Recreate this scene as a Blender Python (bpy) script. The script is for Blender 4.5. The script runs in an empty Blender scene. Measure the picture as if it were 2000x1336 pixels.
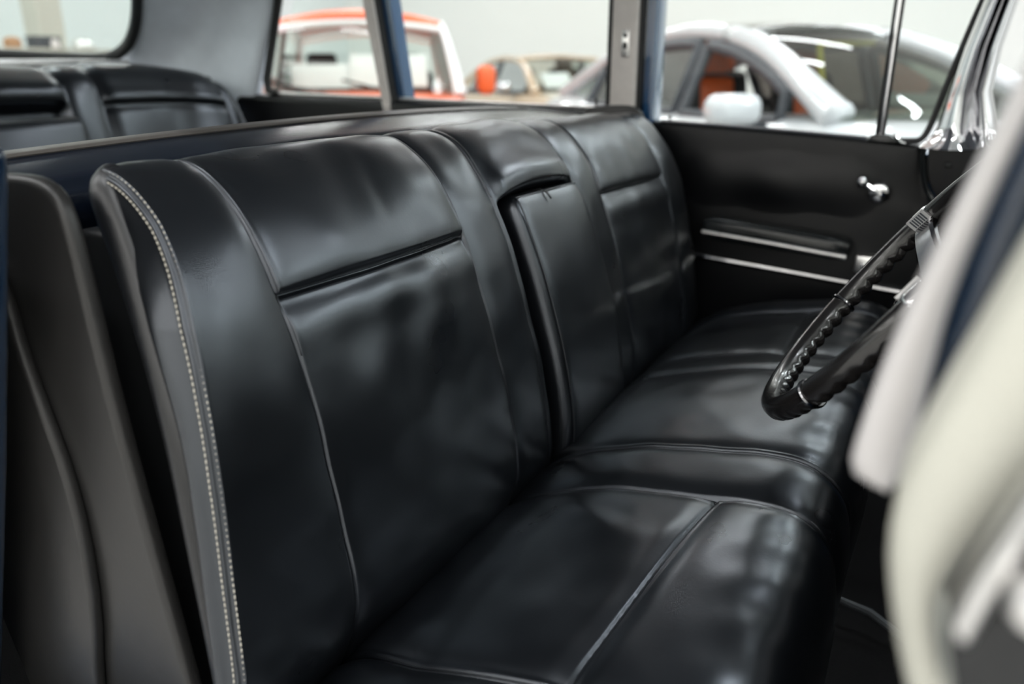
import bpy, bmesh, math, random
import numpy as np
from mathutils import Vector, Matrix

random.seed(4)
H = 1.22                       # eye height of the camera above the showroom floor
# Interior coordinates below are metres measured from the camera's standpoint:
# x runs across the car (near side -> far side), y towards the rear, z up (0 = eye height).
C = bpy.context.scene.collection
S = bpy.context.scene

# ------------------------------------------------------------------ camera
cam = bpy.data.cameras.new('camera')
cam.sensor_width = 36.0
cam.lens = 1556.0 / 2000.0 * 36.0
cam.clip_start = 0.02
cam.dof.use_dof = True
cam.dof.focus_distance = 0.93
cam.dof.aperture_fstop = 2.6
co = bpy.data.objects.new('camera', cam)
C.objects.link(co)
pitch, yaw = math.radians(19.2375), math.radians(28.9064)
fw = Vector((math.cos(yaw) * math.cos(pitch), math.sin(yaw) * math.cos(pitch), -math.sin(pitch)))
co.location = (0, 0, H)
co.rotation_euler = fw.to_track_quat('-Z', 'Y').to_euler()
S.camera = co

# ------------------------------------------------------------------ world / exposure
w = bpy.data.worlds.new('showroom_air')
S.world = w
w.use_nodes = True
w.node_tree.nodes['Background'].inputs[0].default_value = (0.80, 0.88, 1.0, 1)
w.node_tree.nodes['Background'].inputs[1].default_value = 0.15
S.view_settings.view_transform = 'Standard'
S.view_settings.look = 'None'
S.view_settings.gamma = 1.0
S.view_settings.use_curve_mapping = False
S.view_settings.exposure = 0.0
# rows of tube lamps under the showroom ceiling (the ceiling is 3.1 m above the eye)
TUBE = bpy.data.lights.new('ceiling_lamp', 'AREA')
TUBE.shape = 'RECTANGLE'
TUBE.size, TUBE.size_y = 0.16, 1.5
TUBE.energy = 31.0
TUBE.color = (0.965, 0.985, 1.0)
TUBE_FILL = TUBE.copy()             # near-side fill: rows added and raised in power to brighten the cabin
TUBE_FILL.energy = 42.0
TUBE_FILL.color = (1.0, 0.985, 0.96)
TUBE_BOOST = TUBE.copy()             # group ahead of the car, boosted for stronger highlights on the leather
TUBE_BOOST.energy = 52.0
TUBE_BOOST.color = (0.90, 0.96, 1.0)
for lx in (-12.0, -9.2, -6.2, -3.4, -0.6, 2.4, 5.2, 8.0, 10.8):
    for ly in (-5.6, -3.2, -0.8, 1.6, 4.0, 6.4, 8.8):
        if lx > 10 and ly < 1:
            continue
        lo = bpy.data.objects.new('ceiling_lamp', TUBE_FILL if lx < -3 else TUBE_BOOST if (ly < 1 and 2 < lx < 9) else TUBE)
        C.objects.link(lo)
        lo.location = (lx, ly, H + 3.06)


# ------------------------------------------------------------------ materials
def mat(name, col, rough=0.5, metal=0.0, spec=0.5, noise=None, bump=None, coat=0.0, emit=None, var=0.12, stint=(1, 1, 1), croug=.04):
    m = bpy.data.materials.new(name)
    m.use_nodes = True
    nt = m.node_tree
    b = nt.nodes['Principled BSDF']
    b.inputs['Base Color'].default_value = (*col, 1)
    b.inputs['Roughness'].default_value = rough
    b.inputs['Metallic'].default_value = metal
    b.inputs['Specular IOR Level'].default_value = spec
    b.inputs['Specular Tint'].default_value = (*stint, 1)
    b.inputs['Coat Weight'].default_value = coat
    b.inputs['Coat Roughness'].default_value = croug
    if emit:
        b.inputs['Emission Color'].default_value = (*emit[0], 1)
        b.inputs['Emission Strength'].default_value = emit[1]
    tc = nt.nodes.new('ShaderNodeTexCoord')
    if noise:
        n = nt.nodes.new('ShaderNodeTexNoise')
        n.inputs['Scale'].default_value = noise
        n.inputs['Detail'].default_value = 4
        nt.links.new(tc.outputs['Object'], n.inputs['Vector'])
        r = nt.nodes.new('ShaderNodeMapRange')
        r.inputs[3].default_value = 1 - var
        r.inputs[4].default_value = 1 + var
        nt.links.new(n.outputs['Fac'], r.inputs[0])
        mx = nt.nodes.new('ShaderNodeVectorMath')
        mx.operation = 'SCALE'
        mx.inputs[0].default_value = col
        nt.links.new(r.outputs[0], mx.inputs['Scale'])
        nt.links.new(mx.outputs[0], b.inputs['Base Color'])
        r2 = nt.nodes.new('ShaderNodeMapRange')
        r2.inputs[3].default_value = max(rough - 0.06, 0.02)
        r2.inputs[4].default_value = rough + 0.06
        nt.links.new(n.outputs['Fac'], r2.inputs[0])
        nt.links.new(r2.outputs[0], b.inputs['Roughness'])
    if bump:
        prev = None
        for kind, scale, strength, dist in bump:
            if kind == 'voronoi':
                t = nt.nodes.new('ShaderNodeTexVoronoi')
                t.feature = 'SMOOTH_F1'
                o = t.outputs['Distance']
            else:
                t = nt.nodes.new('ShaderNodeTexNoise')
                t.inputs['Detail'].default_value = 3
                o = t.outputs['Fac']
            t.inputs['Scale'].default_value = scale
            nt.links.new(tc.outputs['Object'], t.inputs['Vector'])
            bp = nt.nodes.new('ShaderNodeBump')
            bp.inputs['Strength'].default_value = strength
            bp.inputs['Distance'].default_value = dist
            nt.links.new(o, bp.inputs['Height'])
            if prev:
                nt.links.new(prev.outputs[0], bp.inputs['Normal'])
            prev = bp
        nt.links.new(prev.outputs[0], b.inputs['Normal'])
    return m


def glass_mat(name, tint, refl=1.0):
    m = bpy.data.materials.new(name)
    m.use_nodes = True
    nt = m.node_tree
    nt.nodes.remove(nt.nodes['Principled BSDF'])
    tr = nt.nodes.new('ShaderNodeBsdfTransparent')
    tr.inputs[0].default_value = (*tint, 1)
    gl = nt.nodes.new('ShaderNodeBsdfGlossy')
    gl.inputs['Roughness'].default_value = 0.02
    fr = nt.nodes.new('ShaderNodeFresnel')
    fr.inputs[0].default_value = 1.45
    mu = nt.nodes.new('ShaderNodeMath')
    mu.operation = 'MULTIPLY'
    mu.inputs[1].default_value = refl
    mx = nt.nodes.new('ShaderNodeMixShader')
    nt.links.new(fr.outputs[0], mu.inputs[0])
    nt.links.new(mu.outputs[0], mx.inputs[0])
    nt.links.new(tr.outputs[0], mx.inputs[1])
    nt.links.new(gl.outputs[0], mx.inputs[2])
    nt.links.new(mx.outputs[0], nt.nodes['Material Output'].inputs[0])
    return m


GRAIN = [('voronoi', 480.0, 0.045, 0.0006), ('noise', 150.0, 0.11, 0.0007)]
M = dict(
    leather=mat('black_leather', (0.0022, 0.0027, 0.0036), 0.295, spec=0.95, noise=9, bump=GRAIN, var=0.12, stint=(.84, .905, 1.0)),
    leather_dimmed=mat('black_leather_dimmed', (0.004, 0.0046, 0.0058), 0.36, spec=.5, noise=9, bump=GRAIN),  # same seat leather, sheen lowered to stand in for shade on the roll
    leather_side=mat('black_side_vinyl', (0.018, 0.0175, 0.017), 0.38, spec=0.45, noise=7, bump=[('noise', 260.0, 0.12, 0.0006), ('noise', 40, 0.1, 0.002)]),
    thread=mat('beige_thread', (0.52, 0.49, 0.42), 0.7, noise=900),
    rail=mat('black_shell_blue_glint', (0.004, 0.007, 0.014), 0.22, noise=20),  # bluish base carries the painted blue glint of the shell
    ledge=mat('shell_top_painted_light', (0.075, 0.068, 0.062), 0.42, noise=60),  # window light on the shell top put into a paler base
    vinyl=mat('black_door_vinyl', (0.0028, 0.0032, 0.004), 0.36, spec=.30, noise=10, bump=[('noise', 350.0, 0.12, 0.0006)]),
    vinyl_gloss=mat('gloss_black_armrest', (0.010, 0.012, 0.013), 0.18, noise=10),
    chrome=mat('polished_chrome', (0.74, 0.74, 0.76), 0.07, metal=1.0, noise=30, var=0.03),
    satin=mat('brushed_steel', (0.80, 0.79, 0.78), 0.3, metal=1.0, noise=80),
    rubber=mat('black_rubber', (0.012, 0.013, 0.014), 0.5, noise=30),
    plastic=mat('black_wheel_plastic', (0.011, 0.010, 0.010), 0.22, noise=40, coat=0.3),
    trim=mat('warm_grey_pillar_trim', (0.76, 0.71, 0.68), 0.6, noise=40),
    roof_lining=mat('darkened_roof_lining', (0.34, 0.36, 0.39), 0.8, noise=14),  # unseen lining, made darker than the sail panel to dim cushion reflections
    headliner=mat('grey_headliner', (0.76, 0.82, 0.90), 0.75, noise=14, bump=[('noise', 500, 0.15, 0.0006), ('noise', 9, 0.3, 0.01)]),
    blue=mat('dark_blue_paint', (0.022, 0.075, 0.17), 0.22, noise=6, coat=1.0),
    navy=mat('navy_paint', (0.008, 0.020, 0.042), 0.2, noise=6, coat=1.0),
    carpet=mat('black_carpet', (0.008, 0.008, 0.009), 0.95, noise=300, bump=[('noise', 700, 0.6, 0.003)]),
    binding=mat('grey_carpet_binding', (0.09, 0.10, 0.11), 0.5, noise=60),
    cream=mat('cream_weather_strip', (0.50, 0.495, 0.435), 0.42, noise=14),
    moulding=mat('painted_reflection_moulding', (0.52, 0.50, 0.50), 0.3, noise=30, var=.03, coat=.4),  # chrome trim; the floor it reflects is put into the pale base
    channel=mat('dark_bright_metal', (0.50, 0.51, 0.53), 0.14, metal=1.0, noise=20),
    gunmetal=mat('dark_spoke_metal', (0.22, 0.22, 0.23), 0.16, metal=1.0, noise=20),
    glass=glass_mat('car_glass', (0.93, 0.97, 0.95), 0.55),
    dark_glass=glass_mat('tinted_glass', (0.13, 0.115, 0.105), 0.45),
    mid_glass=glass_mat('greenish_glass', (0.52, 0.57, 0.51), 0.8),
    wall=mat('off_white_wall', (0.85, 0.855, 0.83), 0.8, noise=0.6, var=0.02),
    wall_cool=mat('cool_white_wall', (0.80, 0.845, 0.85), 0.8, noise=0.6, var=0.02),
    floor=mat('polished_grey_floor', (0.55, 0.54, 0.52), 0.25, noise=1.2, var=0.06),
    ceiling=mat('white_ceiling', (0.82, 0.82, 0.81), 0.85, noise=1),
    beige=mat('beige_column_paint', (0.58, 0.56, 0.50), 0.7, noise=2, var=0.05),
    partition=mat('grey_partition', (0.52, 0.50, 0.45), 0.6, noise=3, var=0.06),
    lamp_house=mat('lamp_housing', (0.7, 0.7, 0.7), 0.5, noise=20),
    white=mat('white_car_paint', (0.60, 0.62, 0.64), 0.2, noise=4, coat=1.0, var=0.02),
    orange=mat('orange_car_paint', (0.90, 0.14, 0.03), 0.35, noise=4, coat=0.15, var=0.03),
    tan=mat('tan_car_paint', (0.62, 0.47, 0.33), 0.25, noise=4, coat=1.0, var=0.03),
    white_frame=mat('white_frame_paint', (0.85, 0.86, 0.87), 0.25, noise=4, coat=0.5, var=0.02),
    charcoal=mat('charcoal_trim', (0.045, 0.05, 0.06), 0.4, noise=20),
    roof_glass=mat('dark_roof_panel', (0.06, 0.06, 0.055), 0.1, noise=5, coat=1.0),
    seat_orange=mat('orange_seat_leather', (0.85, 0.15, 0.03), 0.5, noise=20),
    seat_black=mat('black_seat_leather', (0.02, 0.02, 0.022), 0.5, noise=20),
    seat_tan=mat('tan_seat_vinyl', (0.35, 0.26, 0.18), 0.5, noise=20),
    maroon=mat('maroon_cabin_trim', (0.16, 0.035, 0.03), 0.6, noise=20),
    cabin=mat('dark_cabin', (0.03, 0.03, 0.03), 0.7, noise=20),
    tyre=mat('tyre_rubber', (0.02, 0.02, 0.02), 0.7, noise=50),
    alloy=mat('alloy_wheel', (0.6, 0.6, 0.6), 0.3, metal=1.0, noise=20),
    card=mat('flat_white', (0.90, 0.91, 0.90), 0.6, noise=10, var=0.02),
    yellow=mat('yellow_strap', (0.65, 0.55, 0.05), 0.6, noise=20),
    copper=mat('brown_woven', (0.42, 0.22, 0.11), 0.6, noise=40),
    slate=mat('dark_box', (0.045, 0.05, 0.062), 0.5, noise=15),
    pale=mat('pale_ceramic', (0.75, 0.68, 0.67), 0.4, noise=15),
    amber=mat('amber_lens', (0.8, 0.3, 0.03), 0.2, noise=20),
    red=mat('red_lens', (0.5, 0.02, 0.02), 0.2, noise=20),
)

# ------------------------------------------------------------------ object helpers
ORG = {}                       # root object -> world origin its parts are measured from


def link(o, parent=None):
    C.objects.link(o)
    if parent is not None:
        o.parent = parent
        ORG[o.name] = ORG[parent.name]
    return o


def obj(name, verts, faces, material, parent=None, smooth=True, kind=None, label=None):
    off = Vector(ORG[parent.name]) if parent is not None else Vector((0, 0, H))
    v = np.asarray(verts, dtype=float)
    if parent is not None:
        v = v - np.array(off)
    else:
        v = v + np.array((0, 0, H))
    me = bpy.data.meshes.new(name)
    me.from_pydata([tuple(p) for p in v], [], [tuple(f) for f in faces])
    bm = bmesh.new()
    bm.from_mesh(me)
    bmesh.ops.recalc_face_normals(bm, faces=bm.faces[:])
    bm.to_mesh(me)
    bm.free()
    if smooth:
        me.polygons.foreach_set('use_smooth', [True] * len(me.polygons))
    me.materials.append(material)
    o = bpy.data.objects.new(name, me)
    link(o, parent)
    if parent is None:
        ORG[o.name] = (0, 0, 0)
    if kind:
        o['kind'] = kind
    if label:
        o['label'] = label
    return o


def root(name, label, cat, loc, group=None, local=False, rz=0.0):
    """Empty at a thing's base. local=True: its parts are written in the thing's own axes."""
    o = bpy.data.objects.new(name, None)
    o.empty_display_size = 0.1
    C.objects.link(o)
    o.location = (loc[0], loc[1], loc[2] + H)
    o.rotation_euler = (0, 0, rz)
    o['label'] = label
    o['category'] = cat
    if group:
        o['group'] = group
    ORG[o.name] = (0, 0, 0) if local else tuple(loc)
    return o


def autosmooth(o, deg=35):
    me = o.data
    bm = bmesh.new()
    bm.from_mesh(me)
    for e in bm.edges:
        if len(e.link_faces) == 2 and e.calc_face_angle(0) > math.radians(deg):
            e.smooth = False
    bm.to_mesh(me)
    bm.free()
    return o


class MB:
    """Collects shapes for ONE mesh."""

    def __init__(self):
        self.v, self.f = [], []

    def add(self, v, f):
        n = len(self.v)
        self.v += [tuple(p) for p in v]
        self.f += [tuple(i + n for i in q) for q in f]
        return self

    def from_bm(self, bm):
        bm.verts.index_update()
        return self.add([v.co[:] for v in bm.verts], [[v.index for v in f.verts] for f in bm.faces])

    def box(self, c, s, bev=0.0, rot=None, seg=2):
        bm = bmesh.new()
        bmesh.ops.create_cube(bm, size=1.0)
        bmesh.ops.scale(bm, vec=s, verts=bm.verts)
        if bev > 0:
            bmesh.ops.bevel(bm, geom=bm.edges[:], offset=bev, segments=seg, affect='EDGES', profile=0.5)
        m = Matrix.Translation(c)
        if rot is not None:
            m = m @ rot.to_4x4()
        bmesh.ops.transform(bm, matrix=m, verts=bm.verts)
        self.from_bm(bm)
        bm.free()
        return self

    def tube(self, pts, r, n=10, cap=True, flat=1.0):
        pts = [Vector(p) for p in pts]
        rr = r if hasattr(r, '__len__') else [r] * len(pts)
        up = None
        rings = []
        for i, p in enumerate(pts):
            t = (pts[min(i + 1, len(pts) - 1)] - pts[max(i - 1, 0)]).normalized()
            if up is None:
                up = Vector((0, 0, 1)) if abs(t.z) < 0.9 else Vector((1, 0, 0))
            a = t.cross(up).normalized()
            up = a.cross(t).normalized()
            rings.append([p + (a * math.cos(k) + up * math.sin(k) * flat) * rr[i] for k in [2 * math.pi * j / n for j in range(n)]])
        return self.loft(rings, closed=True, cap=cap)

    def loft(self, rings, closed=True, cap=False):
        n = len(rings[0])
        v = [p for r in rings for p in r]
        f = []
        for i in range(len(rings) - 1):
            for j in range(n if closed else n - 1):
                k = (j + 1) % n
                f.append((i * n + j, i * n + k, (i + 1) * n + k, (i + 1) * n + j))
        if cap:
            f.append(tuple(range(n)))
            f.append(tuple((len(rings) - 1) * n + j for j in range(n)))
        return self.add(v, f)

    def prism(self, poly, axis, a, b, bev=0.0, seg=3):
        """poly: 2-D outline; extruded along axis 0/1/2 from a to b, edges bevelled."""
        def P(q, h):
            return {0: (h, q[0], q[1]), 1: (q[0], h, q[1]), 2: (q[0], q[1], h)}[axis]
        bm = bmesh.new()
        lo = [bm.verts.new(P(q, a)) for q in poly]
        hi = [bm.verts.new(P(q, b)) for q in poly]
        n = len(poly)
        bm.faces.new(lo)
        bm.faces.new(hi[::-1])
        for i in range(n):
            bm.faces.new((lo[i], hi[i], hi[(i + 1) % n], lo[(i + 1) % n]))
        bmesh.ops.recalc_face_normals(bm, faces=bm.faces[:])
        if bev > 0:
            ed = [e for e in bm.edges if len(e.link_faces) == 2 and e.calc_face_angle(0) > 0.7]
            bmesh.ops.bevel(bm, geom=ed, offset=bev, segments=seg, affect='EDGES', profile=0.5, clamp_overlap=True)
        self.from_bm(bm)
        bm.free()
        return self

    def ball(self, c, r, n=16):
        bm = bmesh.new()
        bmesh.ops.create_uvsphere(bm, u_segments=n, v_segments=n // 2 + 2, radius=1.0)
        s = r if hasattr(r, '__len__') else (r, r, r)
        bmesh.ops.scale(bm, vec=s, verts=bm.verts)
        bmesh.ops.translate(bm, vec=c, verts=bm.verts)
        self.from_bm(bm)
        bm.free()
        return self

    def lathe(self, c, prof, axis, n=24):
        """prof: (radius, height) pairs turned about axis through c."""
        ax = Vector(axis).normalized()
        a = ax.orthogonal().normalized()
        b = ax.cross(a)
        rings = [[Vector(c) + ax * h + (a * math.cos(t) + b * math.sin(t)) * max(r, 1e-5) for t in [2 * math.pi * j / n for j in range(n)]] for r, h in prof]
        return self.loft(rings, True, True)

    def build(self, name, material, parent=None, smooth=True, sharp=35, **k):
        o = obj(name, self.v, self.f, material, parent, smooth, **k)
        if smooth and sharp:
            autosmooth(o, sharp)
        return o


def chaikin(p, it=2):
    p = np.asarray(p, float)
    for _ in range(it):
        q = np.empty((2 * len(p), p.shape[1]))
        q[0] = p[0]
        q[-1] = p[-1]
        q[1:-1:2] = 0.75 * p[:-1] + 0.25 * p[1:]
        q[2:-1:2] = 0.25 * p[:-1] + 0.75 * p[1:]
        p = q
    return p


def resample(p, s):
    p = np.asarray(p, float)
    d = np.r_[0, np.cumsum(np.linalg.norm(np.diff(p, axis=0), axis=1))]
    return np.stack([np.interp(s, d, p[:, i]) for i in range(p.shape[1])], 1), d[-1]


def grid_faces(nu, nv):
    i = np.arange(nu - 1)[:, None] * nv + np.arange(nv - 1)[None]
    return np.stack([i, i + 1, i + nv + 1, i + nv], -1).reshape(-1, 4)


def sstep(x, a, b):
    t = np.clip((x - a) / (b - a), 0, 1)
    return t * t * (3 - 2 * t)


_r = np.random.RandomState(11)
_W = [(_r.uniform(-1, 1), _r.uniform(-1, 1), _r.uniform(0, 6.28)) for _ in range(14)]


def waves(x, y, L, seed=0):
    o = 0
    for i, (a, b, p) in enumerate(_W[seed:] + _W[:seed]):
        o = o + np.sin((a * x + b * y) * 6.28 / L + p + seed) / 5.0
        if i > 8:
            break
    return o


def dense(marks, a, b, coarse=0.006, fine=0.0012, rad=0.009):
    """Sample positions from a to b, closer together round the seams."""
    x, out = a, []
    while x < b:
        out.append(x)
        dm = min(abs(x - m) for m in marks)
        x += fine if dm < rad else min(coarse, max(fine, (dm - rad) * 0.5 + fine))
    return np.array(out + [b])


def groove(t, depth=0.0045, wd=0.0022, soft=0.004, sw=0.014):
    return -depth * np.exp(-(t / wd) ** 2) - soft * np.exp(-(t / sw) ** 2)


# ------------------------------------------------------------------ showroom
FLOOR = -H


def struct(name, mb, m, **k):
    o = mb.build(name, m, None, smooth=False, sharp=0, kind='structure', **k)
    return o


X0, X1, Y0, Y1, ZC = -13.5, 13.2, -7.0, 11.0, 3.1
struct('floor', MB().box(((X0 + X1) / 2, (Y0 + Y1) / 2, FLOOR - 0.05), (X1 - X0 + .4, Y1 - Y0 + .4, 0.1)), M['floor'])
struct('ceiling', MB().box(((X0 + X1) / 2, (Y0 + Y1) / 2, ZC + 0.05), (X1 - X0 + .4, Y1 - Y0 + .4, 0.1)), M['ceiling'])
zc, zh = (FLOOR + ZC) / 2, ZC - FLOOR
struct('wall_far', MB().box((X1 + .1, (Y0 + Y1) / 2, zc), (.2, Y1 - Y0, zh)), M['wall'])
struct('wall_near', MB().box((X0 - .1, (Y0 + Y1) / 2, zc), (.2, Y1 - Y0, zh)), M['wall'])
struct('wall_rear', MB().box(((X0 + X1) / 2, Y1 + .1, zc), (X1 - X0 + .4, .2, zh)), M['wall_cool'])
struct('wall_front', MB().box(((X0 + X1) / 2, Y0 - .1, zc), (X1 - X0 + .4, .2, zh)), M['wall'])
struct('baseboard_far', MB().box((X1 - .012, (Y0 + Y1) / 2, FLOOR + .06), (.024, Y1 - Y0, .12), .004), M['lamp_house'])
struct('pillar_1', MB().box((5.72, 9.0, zc), (.29, .29, zh), .02), M['beige'])
# low partition with things on it, seen through the rear window
struct('partition_1', MB().box((5.6, 8.62, FLOOR + (0.15 - FLOOR) / 2 - .02), (3.2, .30, 0.15 - FLOOR - .04), .01).box((5.6, 8.62, .14), (3.3, .38, .03), .008), M['partition'])

# ------------------------------------------------------------------ the classic car: shell round the cabin
SEAT_X0, SEAT_W = 0.43, 1.376
S1, S2, S4, S5 = 0.540, 0.875, 1.335, 1.670        # seams across the bench (same rhythm front and rear)
S3, S3B = S2 + 0.097, S4 - 0.095
FX = 1.806
DX = 1.87                                          # inner face of the far doors
ROOF = 0.42

car = root('classic_car', 'dark blue classic sedan whose open cabin with black seats fills the view', 'car', (1.1, 1.0, FLOOR))
# floor pan and carpet
MB().box((1.12, .95, -.80), (1.62, 3.0, .05), .01).build('floor_pan', M['carpet'], car)
MB().tube([(0.44, .30, -.742), (.75, .16, -.74), (1.0, .10, -.738), (1.085, .06, -.738), (1.08, .01, -.742), (1.06, -.03, -.75), (1.04, -.12, -.765)], .006, 8).build('carpet_binding', M['binding'], car)
# outer lower body
MB().box((1.98, .95, -.52), (.12, 3.1, .70), .03).build('far_body_side', M['blue'], car)
MB().prism([(-.62, -.86), (2.55, -.86), (2.55, -.70), (-.62, -.72)], 0, .26, .345, .02).build('near_rocker', M['blue'], car)
MB().prism([(-2.0, -.22), (-.62, -.16), (-.46, -.17), (-.46, -.80), (-2.0, -.80)], 0, .26, 2.04, .05).build('front_body', M['blue'], car)
MB().prism([(2.50, -.02), (3.7, -.16), (3.7, -.72), (2.50, -.80)], 0, .26, 2.04, .05).build('trunk', M['blue'], car)
for (y, x) in ((-1.35, .34), (-1.35, 1.96), (3.0, .34), (3.0, 1.96)):
    wl = MB().lathe((x - .1, y, FLOOR + .36), [(.20, 0), (.34, .0), (.36, .03), (.36, .17), (.34, .2), (.20, .2)], (1, 0, 0), 32).build('wheel', M['tyre'], car)
    MB().lathe((x - .09, y, FLOOR + .36), [(.01, 0), (.205, .0), (.205, .18), (.01, .18)], (1, 0, 0), 24).build('hub_cap', M['alloy'], wl)


# roof with headliner
def roof_patch(z0, th, m, nm):
    rings = []
    for u in np.linspace(0, 1, 15):
        x = .47 + u * 1.30
        top, bot = [], []
        for v in np.linspace(-.12, 2.12, 20):
            zz = z0 + .05 * (1 - (2 * u - 1) ** 2) + .03 * math.sin((v + .12) / 2.24 * math.pi)
            top.append((x, v, zz + th))
            bot.append((x, v, zz))
        rings.append(top + bot[::-1])
    return MB().loft(rings, True, True).build(nm, m, car)


roof_patch(ROOF, .012, M['roof_lining'], 'headliner')
roof_patch(ROOF + .014, .03, M['blue'], 'roof')

# B pillar on the far side: beige trim, black seal, blue outer post
bt = MB()
bt.box((DX - .012, .7235, .06), (.03, .064, .66), .008)
bt.build('pillar_trim', M['trim'], car, label='warm grey trim on the middle pillar with a small latch plate')
lp = MB().box((DX - .031, .716, .045), (.010, .019, .060), .003).build('latch_plate', M['satin'], car)
MB().box((DX - .038, .716, .040), (.006, .010, .014), .002).box((DX - .038, .716, .062), (.005, .009, .010), .002).build('latch_slot', M['rubber'], lp)
MB().box((DX - .005, .7625, .06), (.03, .010, .66), .003).box((DX - .002, .686, .06), (.03, .011, .66), .003).build('pillar_seal', M['rubber'], car)
MB().box((DX + .03, .667, .06), (.08, .024, .66), .006).box((DX + .045, .72, .06), (.04, .09, .66), .006).build('pillar_post', M['blue'], car)
MB().box((DX + .0, .676, .06), (.02, .010, .66), .003).build('pillar_post_edge', M['navy'], car)

# slanted divider of the rear quarter window
def slant(y0, y1, dx, thx, name, m, w0, w1):
    rings = []
    for z, yc, wd in ((-.32, y0 - (y1 - y0) * .85, w0), (-.094, y0, w0), (.163, y1, w1), (.40, y1 + (y1 - y0) * .92, w1)):
        rings.append([(dx, yc - wd / 2, z), (dx + thx, yc - wd / 2, z), (dx + thx, yc + wd / 2, z), (dx, yc + wd / 2, z)])
    return MB().loft(rings, True, True).build(name, m, car, smooth=False, sharp=0)


slant(1.415, 1.459, DX - .03, .03, 'quarter_trim', M['trim'], .026, .034)
slant(1.397, 1.437, DX - .022, .03, 'quarter_seal', M['rubber'], .016, .016)
slant(1.380, 1.417, DX - .005, .05, 'quarter_post', M['blue'], .024, .026)

# C pillar: curved grey sail panel between the rear window and the quarter window
L = chaikin([(1.50, 2.36, -.30), (1.695, 2.33, .0), (1.705, 2.27, .045), (1.690, 2.20, .10), (1.630, 2.12, .172), (1.55, 1.98, .30), (1.50, 1.90, .42)], 2)
R = chaikin([(1.84, 1.98, -.30), (1.845, 1.91, -.066), (1.845, 1.87, .03), (1.842, 1.835, .10), (1.838, 1.805, .174), (1.80, 1.73, .30), (1.74, 1.65, .42)], 2)
rings = []
for k in range(len(L)):
    a, b = L[k], R[min(k, len(R) - 1)]
    row = []
    for t in np.linspace(0, 1, 14):
        p = a * (1 - t) + b * t
        bul = math.sin(t * math.pi)
        p = p + np.array([.055, .055, 0]) * bul + np.array([-.012, -.012, 0]) * math.exp(-((t - .40 - .35 * k / len(L)) / .07) ** 2)
        row.append(p)
    rings.append(row)
cp = MB().loft(rings, False).build('sail_panel', M['headliner'], car, label='light grey padded panel beside the rear window', sharp=0)
sol = cp.modifiers.new('thickness', 'SOLIDIFY')
sol.thickness = .03
sol.offset = 1
# rear window: gasket, glass, silver sill
gp = [(.62, 2.285, .028), (1.0, 2.30, .026), (1.32, 2.30, .022), (1.55, 2.30, .012), (1.64, 2.292, .014), (1.682, 2.265, .042), (1.688, 2.225, .085), (1.664, 2.165, .14), (1.628, 2.105, .188), (1.57, 1.99, .30), (1.53, 1.92, .38)]
MB().tube(chaikin(gp, 2), .0165, 12).build('rear_window_gasket', M['rubber'], car)
gv = [(.5, 2.31, .01), (1.66, 2.31, .01), (1.70, 2.27, .05), (1.60, 2.05, .25), (1.52, 1.92, .40), (.6, 1.92, .40)]
MB().add(gv + [(x, y + .005, z + .003) for x, y, z in gv], [(0, 1, 2, 3, 4, 5), (6, 7, 8, 9, 10, 11)]).build('rear_window', M['glass'], car, smooth=False, sharp=0)
MB().box((1.10, 2.262, .000), (1.16, .03, .026), .006).build('rear_window_sill', M['satin'], car)
MB().box((1.10, 2.20, -.05), (1.42, .30, .03), .01).build('parcel_shelf', M['leather_side'], car)

# far windshield pillar: chrome cover with two hollow flutes and a flared foot
rings = []
for z, ya, yb, lean, flare in ((-.158, .078, -.105, .0, 1.0), (-.150, .070, -.088, .0, .8), (-.138, .058, -.072, .0, .35), (-.115, .050, -.056, .0, .1), (-.05, .041, -.033, -.002, 0), (.03, .028, -.036, -.006, 0), (.113, .009, -.048, -.012, 0), (.22, -.018, -.072, -.02, 0), (.42, -.075, -.125, -.05, 0)):
    row = []
    for t in np.linspace(0, 1, 41):
        y = ya + (yb - ya) * t
        lobe = abs(math.sin(math.pi * (t / .56 if t < .56 else (t - .56) / .44)))
        x = 1.858 + lean - .040 * lobe - flare * .024
        row.append((x, y, z))
    row += [(1.90 + lean, yb, z), (1.90 + lean, ya, z)]
    rings.append(row)
MB().loft(rings, True, True).build('windshield_pillar', M['chrome'], car, label='polished chrome cover of the far windshield pillar', sharp=50)
# round-fronted black panel under it, with a piped edge and a small screw
ec = chaikin([(.060, -.160), (.058, -.19), (.053, -.215), (.040, -.245), (.015, -.27), (-.03, -.285), (-.09, -.29), (-.16, -.29), (-.16, -.160)], 2)
MB().prism([tuple(p) for p in ec], 0, 1.835, 1.90, .004).build('cowl_side_panel', M['vinyl'], car, label='round-edged black panel under the chrome pillar')
MB().tube([(1.836, y, z) for y, z in chaikin([(.068, -.158), (.066, -.19), (.060, -.219), (.046, -.252), (.018, -.279), (-.03, -.295), (-.10, -.30)], 2)], .0055, 8).build('panel_piping', M['vinyl_gloss'], car)
MB().ball((1.833, .020, -.19), (.004, .007, .007), 10).build('panel_screw', M['rubber'], car)
MB().lathe((1.80, -.047, -.185), [(.001, 0), (.008, 0), (.010, .006), (.010, .03), (.004, .034)], (1, 0, 0), 16).build('panel_knob', M['chrome'], car)
# windshield glass and the header above it
wv = []
for u in np.linspace(0, 1, 15):
    x = .42 + u * 1.41
    bow = -.30 * (1 - (2 * u - 1) ** 2)
    for z, lean in ((-.15, 0), (.05, .02), (.22, .06), (.40, .14)):
        wv.append((x, -.085 + bow + lean - .02, z))
MB().add(wv, grid_faces(15, 4)).build('windshield', M['glass'], car, sharp=0)

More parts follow.
